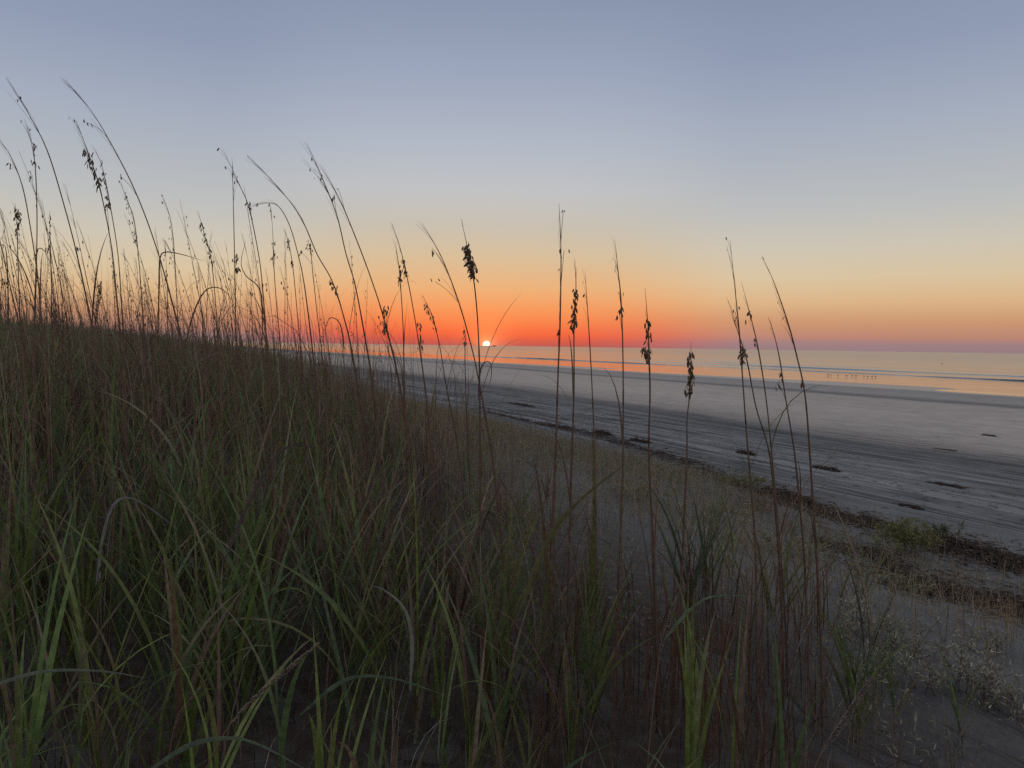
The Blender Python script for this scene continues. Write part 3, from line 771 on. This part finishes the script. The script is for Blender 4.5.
# dry bent leaves poking above the dune line
# ------------------------------------------------------------------ grass tufts that stand out, each leaf its own part
def tuft(label, px, py, nshoot, size, wid, Y=None, lean=(0, 0), tint=None, spread=.07):
    wid *= 1.45; size *= 1.12
    p = hit(px, py) if Y is None else at(px, py, Y)
    p[2] = gz(p[0], p[1])
    root = empty('grass_tuft', tuple(p)); tag(root, label, 'grass', 'leafy grass tufts standing out of the dune grass')
    for k in range(nshoot):
        bx, by = random.gauss(0, spread), random.gauss(0, spread)
        hh = random.uniform(.18, .4) * size
        lx, ly = lean[0] + random.gauss(0, .08), lean[1] + random.gauss(0, .08)
        top = np.array([bx + lx * hh, by + ly * hh, hh])
        mb = MB(); tube(mb, smooth_path([[bx, by, -.02], [bx + lx * hh * .4, by + ly * hh * .4, hh * .5], top], 6), np.linspace(.003, .0018, 6), 5, pick(BROWN, 1)[0] * .9)
        mb.build('stem', M_STEM, root)
        ph = random.uniform(-.5, .5) + random.choice([0, math.pi])
        for j in range(5):
            f = .25 + .19 * j
            c = pick(GREEN, 1, .15) if tint is None else np.array([tint]) * random.uniform(.85, 1.15)
            c1 = pick(BROWN, 1) if random.random() < .25 else c * .95
            ang = random.uniform(.12, .42) * (1.1 - .12 * j)
            V, Q, C = blades(np.array([[bx, by, 0]]) * (1 - f) + top[None] * f, np.array([ph + j * math.pi + random.gauss(0, .35)]), np.array([ang]),
                             np.array([abs(random.gauss(.3, .45)) + .05]), np.array([size * random.uniform(.42, .72)]), np.array([wid * random.uniform(.8, 1.2)]),
                             np.array([random.gauss(0, .6)]), c, c1, 9, True)
            mesh_obj('leaf', V, Q, M_LEAF, root, C)
    return root
tuft('big green tuft of broad upright leaves left of the sand opening', 500, 640, 5, 1.0, .014)
tuft('green leafy tuft at the bottom edge under the sand opening', 560, 745, 4, .85, .014)
tuft('blue-green tuft with long slanting blades beside the reddish stem', 690, 640, 5, .95, .013, tint=(.075, .10, .058))
tuft('upright narrow green tuft standing against the bare sand', 715, 600, 3, .75, .012)
tuft('yellow-green tuft between the red-brown stems on the right', 765, 660, 4, .8, .013, tint=(.10, .105, .035))
tuft('broad green tuft behind the fuzzy spike at the bottom right', 850, 745, 5, .7, .014)
tuft('lone reed-like shoot with four spread leaves on the bare sand', 895, 735, 1, .62, .012, spread=.01)
tuft('small thin green shoot near the bottom right corner', 965, 760, 1, .45, .008, spread=.02)
tuft('thin green shoots behind the red-brown stems, in front of the wrack', 850, 620, 3, .6, .010)
tuft('large dark green tuft at the lower left of the picture middle', 380, 740, 5, 1.0, .014, Y=2.5)
tuft('dark green tuft with wide blades in the bottom left', 200, 720, 5, .95, .015, Y=2.2)
tuft('yellowish broad leaved tuft near the left edge', 80, 600, 4, .9, .011, Y=2.7, tint=(.11, .12, .035))
tuft('tall green tuft below the short fat seed head at the left edge', 30, 480, 5, 1.1, .014, Y=3.4)
tuft('tall green tuft below the second bowing stem, taller than its neighbours', 165, 480, 6, 1.15, .014, Y=3.4, lean=(.2, 0))
tuft('pale green tuft leaning right in the middle of the left slope', 310, 520, 5, 1.05, .015, Y=2.9, lean=(.35, 0), tint=(.075, .095, .05))
tuft('green tuft left of the fat black seed head stem', 430, 560, 4, .95, .013, Y=3.6)

def arch_leaf(name, label, Y, pts, w, col, cat='leaf'):
    P = smooth_path([at(px, py, Y + d) for px, py, d in pts], 14)
    T = np.gradient(P, axis=0); T /= np.linalg.norm(T, axis=1)[:, None]
    N = np.cross(T, np.array([0.1, 1.0, .25])); N /= np.linalg.norm(N, axis=1)[:, None]
    u = np.linspace(0, 1, 14); wd = (w * np.minimum(1, .4 + 3 * u) * (1.02 - u) ** .6)[:, None] / 2
    B = np.cross(T, N)
    V = np.stack([P - N * wd, P + B * wd * .35, P + N * wd], 1).reshape(-1, 3)
    q = [(3 * i + a, 3 * i + a + 1, 3 * i + a + 4, 3 * i + a + 3) for i in range(13) for a in (0, 1)]
    org = P[0].copy()
    o = mesh_obj(name, V - org, q, M_LEAF, None, np.array(col)[None] * np.ones((len(V), 1)))
    o.location = org
    tag(o, label, cat, 'single bent leaves lying over the dune grass')
arch_leaf('bent_leaf', 'pale grey bent leaf arched over the grass at the left', 2.2, [(96, 585, 0), (103, 535, 0), (114, 504, 0), (130, 498, .02), (150, 508, .04), (178, 530, .07)], .011, (.15, .14, .14))
arch_leaf('bent_leaf', 'dark purplish leaf curved like a sickle above the left slope', 1.9, [(225, 560, 0), (250, 500, 0), (272, 462, 0), (290, 446, 0), (318, 448, .03)], .012, (.07, .05, .045))
arch_leaf('bent_leaf', 'long pale green leaf bowed flat along the bottom left edge', 1.5, [(-20, 690, 0), (40, 672, 0), (100, 671, .02), (145, 678, .05)], .010, (.13, .15, .11))
arch_leaf('bent_leaf', 'long broad leaf bowed over at the bottom of the left foreground', 1.4, [(150, 770, .1), (190, 745, .06), (230, 738, .03), (262, 746, 0), (310, 772, 0)], .014, (.10, .125, .08))
arch_leaf('bent_leaf', 'pale curled leaf hooked over in the middle foreground', 2.0, [(410, 690, 0), (412, 640, 0), (404, 608, 0), (384, 590, .03), (372, 586, .05)], .013, (.16, .16, .13))
arch_leaf('bent_leaf', 'green leaf pointing right with a pale tip in the middle foreground', 1.9, [(300, 715, .05), (345, 680, .02), (390, 678, 0), (442, 694, 0)], .014, (.09, .12, .07))
arch_leaf('bent_leaf', 'pale blade stretched level to the right in front of the bare sand', 2.3, [(664, 640, 0), (690, 610, 0), (715, 596, 0), (760, 597, .04)], .014, (.11, .14, .09))
arch_leaf('bent_leaf', 'long brown-green leaf slanting up to the right before the sand opening', 2.4, [(520, 610, 0), (548, 540, 0), (580, 500, 0), (625, 464, .04)], .022, (.09, .08, .035))

HK = (.085, .05, .032)
arch_leaf('bent_leaf', 'brown leaf bent over like a cane on the skyline by the second bowing stem', 3.6, [(158, 345, 0), (159, 290, 0), (160, 258, 0), (167, 252, 0), (184, 255, .03), (204, 261, .06)], .009, HK, 'leaf')
arch_leaf('bent_leaf', 'brown hooked leaf on the skyline left of the two tall bowing stems', 4.0, [(35, 330, 0), (36, 285, 0), (37, 252, 0), (42, 249, .02), (47, 256, .04), (48, 276, .06)], .009, HK, 'leaf')
arch_leaf('bent_leaf', 'brown hooked leaf at the far left edge of the skyline', 4.0, [(8, 330, 0), (8, 285, 0), (6, 250, 0), (2, 245, .03), (-4, 249, .05)], .009, HK, 'leaf')
arch_leaf('bent_leaf', 'dark leaf slanting up to the right across the skyline, then drooping', 3.7, [(185, 345, 0), (194, 312, 0), (206, 290, 0), (222, 289, .04), (236, 305, .08)], .009, HK, 'leaf')
arch_leaf('bent_leaf', 'wavy thin leaf curling up beside the crossing pair of sea oats', 4.0, [(262, 345, 0), (262, 300, 0), (257, 285, 0), (246, 276, .03), (241, 262, .05), (246, 240, .05)], .009, HK, 'leaf')
arch_leaf('bent_leaf', 'short brown hooked leaf on the skyline beneath the left stem of the parallel pair', 4.0, [(344, 352, 0), (343, 338, 0), (339, 322, 0), (330, 318, .03), (325, 330, .05)], .009, HK, 'leaf')
arch_leaf('bent_leaf', 'curled thin leaf drooping like a loop right below the sun', 3.0, [(478, 400, 0), (480, 372, 0), (485, 362, 0), (491, 364, .03), (491, 378, .05), (488, 388, .05)], .006, HK, 'leaf')

# fuzzy grass flower spikes
def grass_spike(label, Y, pts, r, col):
    P = smooth_path([at(px, py, Y) for px, py in pts], 26)
    P = np.array(ground_extend(P)); org = P[-1].copy(); P = P - org
    root = empty('flower_spike', tuple(org)); tag(root, label, 'grass spike', 'fuzzy grass flower spikes')
    mb = MB(); tube(mb, P, .0016, 5, STEM_C * 1.3); mb.build('stem', M_STEM, root)
    mb = MB(); col = np.array(col)
    H = P[:20]
    for i in range(360):
        u = random.random(); p = H[min(19, int(u * 19))] * (1 - (u * 19) % 1) + H[min(19, int(u * 19) + 1)] * ((u * 19) % 1)
        rr = r * (math.sin(math.pi * (.06 + .9 * u)) ** .5)
        a = random.uniform(0, 6.28); T = H[0] - H[-1]; T /= np.linalg.norm(T)
        A = np.cross(T, [0, 1, 0]); A /= np.linalg.norm(A); B = np.cross(T, A)
        d = (A * math.cos(a) + B * math.sin(a)) * rr
        k = T * .007 * random.uniform(.8, 1.4); sd = np.cross(d, T); sd = sd / (np.linalg.norm(sd) + 1e-9) * .0011
        q0 = p + d * .25; q1 = p + d + k
        mb.add([q0 - sd, q0 + sd, q1, (q0 + q1) / 2 + d * .35], None, [(0, 1, 3), (1, 2, 3), (2, 0, 3), (0, 2, 1)], col * random.uniform(.6, 1.35))
    mb.build('spike', M_HEAD, root, False)
grass_spike('pale fuzzy grass spike slanting up right in the bottom left foreground', 1.55, [(318, 644), (290, 668), (260, 693), (232, 722), (215, 750)], .006, (.17, .14, .10))
grass_spike('fuzzy brown spike left of the slanting one at the bottom left', 1.8, [(200, 688), (188, 704), (176, 722), (168, 760)], .005, (.15, .11, .07))
grass_spike('thick pinkish fuzzy spike slanting right at the bottom right', 1.6, [(872, 678), (856, 702), (838, 730), (822, 752), (812, 775)], .0075, (.17, .13, .115))
grass_spike('fuzzy spike leaning right amid the green tufts at the bottom centre', 2.0, [(676, 598), (668, 625), (660, 652), (655, 690)], .006, (.15, .12, .10))
grass_spike('upright fuzzy brown spike at the left edge above the green leaves', 2.9, [(8, 350), (9, 380), (12, 420), (14, 470)], .006, (.12, .09, .06))
grass_spike('upright fuzzy brown spike on the left slope beneath the second bowing stem', 2.7, [(124, 418), (120, 445), (117, 475), (114, 520)], .006, (.12, .09, .055))
grass_spike('fuzzy brown spike leaning right beside a green tuft on the left slope', 2.7, [(152, 410), (141, 440), (133, 470), (124, 510)], .006, (.13, .09, .05))
grass_spike('fuzzy spike standing just above the dune line at the left', 4.2, [(101, 282), (99, 298), (96, 318), (95, 345)], .011, (.07, .05, .035))

# ------------------------------------------------------------------ weeds on the sand
def weed(label, px, py, w, h, nst, nl, leafsz, pal, group='low weeds on the sand'):
    nl = int(nl * 1.7); leafsz *= 1.2
    p = hit(px, py)
    root = empty('beach_weed', tuple(p)); tag(root, label, 'weed', group)
    ms = MB(); pos = []
    for i in range(nst):
        a = random.uniform(0, 6.28); rr = w * random.uniform(.15, 1)
        hh = h * random.uniform(.45, 1) * (1 - .35 * rr / w)
        bx, by = random.gauss(0, w * .35), random.gauss(0, w * .35)
        bz = gz(p[0] + bx, p[1] + by) - p[2]; bend = random.uniform(-.8, .8)
        r2 = rr * .55
        mid = np.array([bx + r2 * .6 * math.cos(a + bend), by + r2 * .6 * math.sin(a + bend), bz + hh * .6]); end = np.array([bx + r2 * math.cos(a), by + r2 * math.sin(a), bz + hh])
        Q = smooth_path([np.array([bx, by, bz - .02]), mid, end], 9)
        tube(ms, Q, np.linspace(.0025, .0009, 9), 4, (.09, .06, .04))
        tube(ms, [np.array([0, 0, -.03]), np.array([bx * .5, by * .5, gz(p[0] + bx * .5, p[1] + by * .5) - p[2] - .015]), Q[0] + [0, 0, .012]], .002, 4, (.09, .06, .04))
        for j in range(3):
            b0 = Q[random.randint(3, 8)]; e = b0 + np.array([random.gauss(0, .05), random.gauss(0, .05), random.uniform(0, .06)])
            tube(ms, [b0, (b0 + e) / 2 + [0, 0, .006], e], .0008, 3, (.08, .055, .035))
            pos += [e, (b0 + e) / 2]
        pos += list(Q[3:])
    ms.build('stem', M_STEM, root)
    pos = np.array(pos); idx = rng.integers(0, len(pos), nl)
    P = pos[idx] + rng.normal(0, leafsz * .5, (nl, 3)); P[:, 2] = np.maximum(P[:, 2], zt(*w2st(P[:, 0] + p[0], P[:, 1] + p[1])) - p[2])
    c = pick(np.array(pal), nl, .3)
    V, Q, C = blades(P, rng.uniform(0, 6.28, nl), rng.uniform(.3, 1.5, nl), rng.uniform(0, .9, nl), leafsz * rng.uniform(.7, 1.6, nl),
                     leafsz * rng.uniform(.3, .6, nl), rng.normal(0, .7, nl), c, c * .95, 3, True, 1.2, .5)
    mesh_obj('foliage', V, Q, M_WEED, root, C)
OL = [(.14, .14, .05), (.17, .155, .055), (.12, .12, .045), (.20, .16, .065)]
PALE = [(.26, .235, .17), (.21, .20, .14), (.31, .26, .19), (.15, .13, .10)]
weed('bushy olive green weed growing on the wrack line at the right', 905, 556, .46, .42, 34, 1900, .022, OL)
weed('small dark green weed at the right end of the bushy olive one', 941, 540, .2, .26, 12, 450, .02, [(.06, .075, .03), (.08, .085, .035)])
weed('thin yellowish weed sprawling just below the bushy olive one', 905, 590, .3, .14, 16, 420, .02, OL + PALE)
weed('sparse pale weed at the foot of the green shoots, left of the bare sand', 872, 640, .3, .22, 18, 480, .016, PALE)
weed('large pale dry weed spreading on bare sand at the right', 952, 690, .32, .25, 24, 700, .015, PALE)
weed('pale dry weed at the right edge of the picture beside the large one', 1003, 715, .22, .2, 16, 380, .015, PALE)
weed('small pale weed on bare sand just behind the large pale dry one', 985, 655, .2, .16, 14, 300, .014, PALE)
weed('thin pale weed on bare sand between the wrack end and the lone reed-like shoot', 915, 650, .22, .16, 14, 300, .014, PALE)
weed('pale low weed beneath the lone reed-like shoot', 880, 690, .25, .15, 14, 300, .014, PALE)
weed('olive weed at the upper edge of the creepers beside the dry straw tuft', 745, 490, .4, .3, 20, 700, .022, OL)
weed('pale olive weed beneath the dry straw tuft, over the sand opening', 800, 560, .4, .25, 20, 600, .02, OL + PALE)
weed('sprawling weed right of the sea oat with the hanging dark seed head', 720, 520, .45, .2, 20, 600, .02, PALE + OL)
weed('low olive weed in the middle of the creepers behind the sand opening', 640, 500, .45, .22, 20, 600, .022, PALE + OL)

# dry straw tuft at the head of the wrack
def straw_tuft(label, px, py, n, h):
    p = hit(px, py); root = empty('dry_tuft', tuple(p)); tag(root, label, 'dry grass', 'dry straw tufts')
    P = np.concatenate([rng.normal(0, .12, (n, 2)), np.full((n, 1), -.01)], 1)
    c = pick(np.array([[.17, .10, .05], [.13, .075, .04], [.20, .14, .08]]), n, .25)
    V, Q, C = blades(P, rng.uniform(0, 6.28, n), rng.uniform(0, .5, n), rng.uniform(.2, 1.9, n), h * rng.uniform(.4, 1, n), rng.uniform(.003, .007, n), rng.normal(0, .6, n), c, c, 7, False, 1.6, .5)
    mesh_obj('straw', V, Q, M_DRY, root, C)
straw_tuft('orange-brown dry straw tuft at the head of the wrack line', 757, 512, 150, .5)
straw_tuft('reddish dry straw tuft left of the tall reddish stem behind the sand opening', 628, 462, 80, .5)
straw_tuft('brown dry tuft at the left border of the sand opening', 505, 520, 110, .5)

# ------------------------------------------------------------------ wrack: straw and seaweed washed up in lines
def wrack(name, label, centre, n, width, kind=None, length=(.05, .3), cat='wrack', h=.05, group=None):
    C_ = smooth_path(centre, 200); org = C_[100].copy()
    mb = MB()
    pal = np.array([[.052, .024, .017], [.034, .019, .015], [.08, .040, .028], [.022, .015, .013], [.14, .09, .06]])
    tn = np.gradient(C_, axis=0)
    for i in range(n):
        k = random.randint(0, 199); c = C_[k]
        if kind and random.random() > .4 + .6 * (math.sin(k * .23 + 2) * math.sin(k * .091 + n) > -.15): continue
        wv = width * (.45 + .75 * abs(math.sin(k * .11 + 1.3) * math.cos(k * .037)))
        if kind and random.random() < .3: wv *= random.uniform(1.5, 4)
        gx, gy = (random.gauss(0, 1) if kind else max(-1.5, min(1.5, random.gauss(0, .8))) for _ in (0, 1))
        x, y = c[0] + gx * wv, c[1] + gy * wv
        z = gz(x, y) + .6 * abs(random.gauss(0, h)) * math.exp(-((x - c[0]) ** 2 + (y - c[1]) ** 2) / (2 * wv * wv + 1e-6))
        a = math.atan2(tn[k][1], tn[k][0]) + random.gauss(0, .55); l = random.uniform(*length) * random.uniform(.4, 1)
        d = np.array([math.cos(a), math.sin(a), random.gauss(0, .10)]) * l / 2
        b_ = np.array([-d[1], d[0], 0]) * random.gauss(0, .25)
        p = np.array([x, y, z + .004])
        P = np.array([p - d, p + b_ + [0, 0, .006], p + d]) - org
        c_ = pal[random.choice([0, 0, 1, 1, 2, 3, 3, 4])] * random.uniform(.7, 1.2)
        if random.random() < .012: c_ = np.array([.3, .27, .22])
        tube(mb, P, random.choice([.002, .003, .004, .006]), 3, c_)
    o = mb.build(name, M_WRACK); o.location = org
    tag(o, label, cat, group, kind)
def gpath(pts): return np.array([hit(px, py) for px, py in pts])
wrack('beach_wrack', 'upper dark line of washed up straw running from the dune to the right edge', gpath([(700, 470), (760, 492), (800, 505), (850, 520), (900, 532), (945, 546), (985, 557), (1040, 574)]), 6500, .19, 'stuff', h=.07)
wrack('beach_wrack', 'lower dark line of washed up straw ending at the right edge below the first', gpath([(830, 548), (865, 552), (900, 578), (940, 592), (975, 600), (1010, 608), (1050, 614)]), 3200, .12, 'stuff', h=.05)
wrack('beach_wrack', 'far dark line of washed up straw beneath the sun along the dune foot', gpath([(470, 408), (520, 420), (570, 430), (620, 443), (660, 455), (700, 468)]), 3600, .25, 'stuff', h=.10)
wrack('beach_litter', 'small dark scraps of weed and twigs strewn over the tyre tracks', np.array([[*st2w(12.8, t_), 0] for t_ in (0, 8, 18, 30, 45)]), 1500, 1.9, 'stuff', (.04, .22), 'litter', .01)
def heap(label, px, py, n, rx, h=.05):
    p = hit(px, py); rx *= .62; d = np.array([-SB, CB, 0]) * rx
    q = np.array([CB, SB, 0]) * rx * .1
    wrack('wrack_clump', label, np.array([p - d, p + q, p + d]), n, rx * .3, None, (.05, .25), 'wrack', h, 'clumps of wrack on the beach')
heap('dark flat wrack clump just right of the right-most sea oat', 826, 470, 420, .45, .06)
heap('dark wrack clump at the foot of the right sea oat group', 746, 455, 420, .4, .08)
heap('dark wrack clump on the tracks between two tall sea oats', 602, 434, 500, .6, .1)
heap('dark wrack clump right of the reddish sea oat', 640, 442, 400, .5, .07)
heap('lone dark clump of seaweed far out on the pale sand at the right', 989, 437, 260, .35, .06)
heap('thin scrap of weed lying on the pale sand left of the lone dark clump', 945, 450, 90, .45, .01)
heap('brown wrack scrap on the tracks near the right side', 948, 486, 220, .5, .025)
heap('dark scrap on the tracks above the bushy olive weed', 912, 508, 120, .25, .03)
heap('broad dark tangled mound of wrack behind the orange-brown straw tuft', 790, 500, 1100, .7, .10)
heap('long reddish wrack patch on the tracks beneath the sun', 520, 405, 700, 1.6, .05)

# ------------------------------------------------------------------ shore birds, flying gulls, boat
M_BIRD = plain('bird_feathers', (.07, .065, .065), .7, 30)
M_BEAK = plain('bird_beak', (.10, .07, .03), .5, 30)
M_HULL = plain('boat_hull', (.06, .05, .055), .5, 1)
M_CAB = plain('boat_cabin', (.12, .10, .10), .5, 1)
def loft(mb, rings, c=None):
    n = len(rings[0]); V = np.concatenate(rings); q = []
    for i in range(len(rings) - 1):
        for j in range(n):
            k = (j + 1) % n; q.append((i * n + j, i * n + k, (i + 1) * n + k, (i + 1) * n + j))
    mb.add(V, q, None, c)
def ring(c, ry, rz, n=10):
    a = np.arange(n) * 2 * math.pi / n
    return np.stack([np.full(n, c[0]), c[1] + ry * np.cos(a), c[2] + rz * np.sin(a)], -1)
def bird_body(mb, z0=.0):
    spec = [(-.27, .005, .004, .00), (-.20, .03, .012, .0), (-.12, .06, .045, .0), (-.02, .08, .075, .01), (.08, .07, .07, .03), (.14, .04, .045, .075), (.17, .036, .04, .11), (.20, .034, .036, .125), (.235, .02, .02, .125), (.245, .004, .004, .122)]
    loft(mb, [ring((x, 0, z0 + z), ry, rz) for x, ry, rz, z in spec])
def gull_standing(loc, rz):
    root = empty('gull', loc); root.scale = (.75,) * 3; root.rotation_euler = (0, 0, rz)
    mb = MB(); bird_body(mb, .27); mb.build('body', M_BIRD, root)
    mb = MB(); tube(mb, [(.24, 0, .392), (.28, 0, .388), (.30, 0, .378)], [.010, .008, .002], 5); mb.build('beak', M_BEAK, root)
    for sdv in (-1, 1):
        mb = MB(); tube(mb, [(0, .03 * sdv, .22), (-.01, .03 * sdv, .11), (.0, .03 * sdv, 0), (.05, .03 * sdv, .0)], [.008, .006, .006, .004], 5); mb.build('leg', M_BEAK, root)
    return root
g0 = None
for i, (px, py) in enumerate([(828, 375), (831, 375.5), (838, 375.5), (846.5, 376), (852, 375.5), (856, 376), (864, 376.5), (867.5, 377), (872, 377), (875.5, 377)]):
    v = ray(px, py + .8); Y = CAM_Z / -v[2] * v[1]; p = at(px, py + .8, Y)
    loc = (p[0], p[1], gz(p[0], p[1])); rz = random.uniform(0, 6.28)
    if g0 is None: g0 = gull_standing(loc, rz); o = g0; kids = list(g0.children)
    else:
        o = g0.copy(); COL.objects.link(o); o.location = loc; o.rotation_euler = (0, 0, rz)
        for ch in kids:
            c = ch.copy(); COL.objects.link(c); c.parent = o
    tag(o, 'small dark gull standing in the shallows in the row at the water edge', 'gull', 'gulls standing at the water edge')
def gull_flying(label, px, py, Y, rz):
    p = at(px, py, Y); root = empty('flying_gull', tuple(p)); root.rotation_euler = (0, .1, rz); tag(root, label, 'gull', 'gulls in flight')
    mb = MB(); bird_body(mb, 0); mb.build('body', M_BIRD, root)
    for sd_ in (-1, 1):
        mb = MB(); rr = []
        for u, zz, ch, xo in ((0, .02, .16, 0), (.22, .12, .17, .03), (.45, .16, .14, .0), (.62, .13, .07, -.07), (.72, .10, .01, -.13)):
            rr.append(np.array([[xo + ch / 2, sd_ * u, zz], [xo, sd_ * u, zz + .014], [xo - ch / 2, sd_ * u, zz], [xo, sd_ * u, zz - .006]]))
        loft(mb, rr); mb.build('wing', M_BIRD, root)
gull_flying('lone gull flying low over the water at the right', 942, 364, 190, 2.6)
gull_flying('upper tiny gull flying in the orange sky at the right', 870, 326, 330, .4)
gull_flying('lower tiny gull flying just above the horizon at the right', 859, 341.5, 330, 1.0)

# fishing boat beside the sun, on the horizon
Yb = 3600.0
pb = at(493.5, 346, Yb)
boat = empty('fishing_boat', (pb[0], pb[1], 0)); boat.rotation_euler = (0, 0, .15)
tag(boat, 'tiny dark fishing boat on the horizon beside the rising sun', 'boat')
mb = MB(); rr = []
for x, w, d, sh in ((-11, 2.6, -1, 2.0), (-6, 3.0, -1.2, 1.9), (0, 3.1, -1.3, 2.1), (6, 2.5, -1.2, 2.8), (10, 1.2, -.9, 3.6), (12.5, .1, .5, 4.2)):
    rr.append(np.array([[x, -w, sh], [x, -w * .8, 0], [x, 0, d], [x, w * .8, 0], [x, w, sh], [x, w * .85, sh - .4], [x, -w * .85, sh - .4]]))
loft(mb, rr); mb.build('hull', M_HULL, boat, False)
mb = MB(); rr = [np.array([[a, -1.9, z], [b_, -1.9, z], [b_, 1.9, z], [a, 1.9, z]]) for a, b_, z in ((-1, 5, 1.7), (-.8, 4.6, 4.6), (-1.2, 5.0, 4.7), (-1.1, 4.9, 5.0), (1, 3, 5.1), (1.2, 2.8, 6.6), (1.5, 2.5, 6.7))]
loft(mb, rr); mb.build('cabin', M_CAB, boat, False)
mb = MB(); tube(mb, [(-1.6, 0, 1.6), (-1.7, 0, 8), (-1.8, 0, 14)], [.22, .18, .1], 6); mb.build('mast', M_HULL, boat)
for sdv in (-1, 1):
    mb = MB(); tube(mb, [(-1.6, sdv * .4, 2.2), (-1.6, sdv * 4, 8), (-1.6, sdv * 6.5, 12)], [.16, .13, .09], 5); mb.build('outrigger', M_HULL, boat)
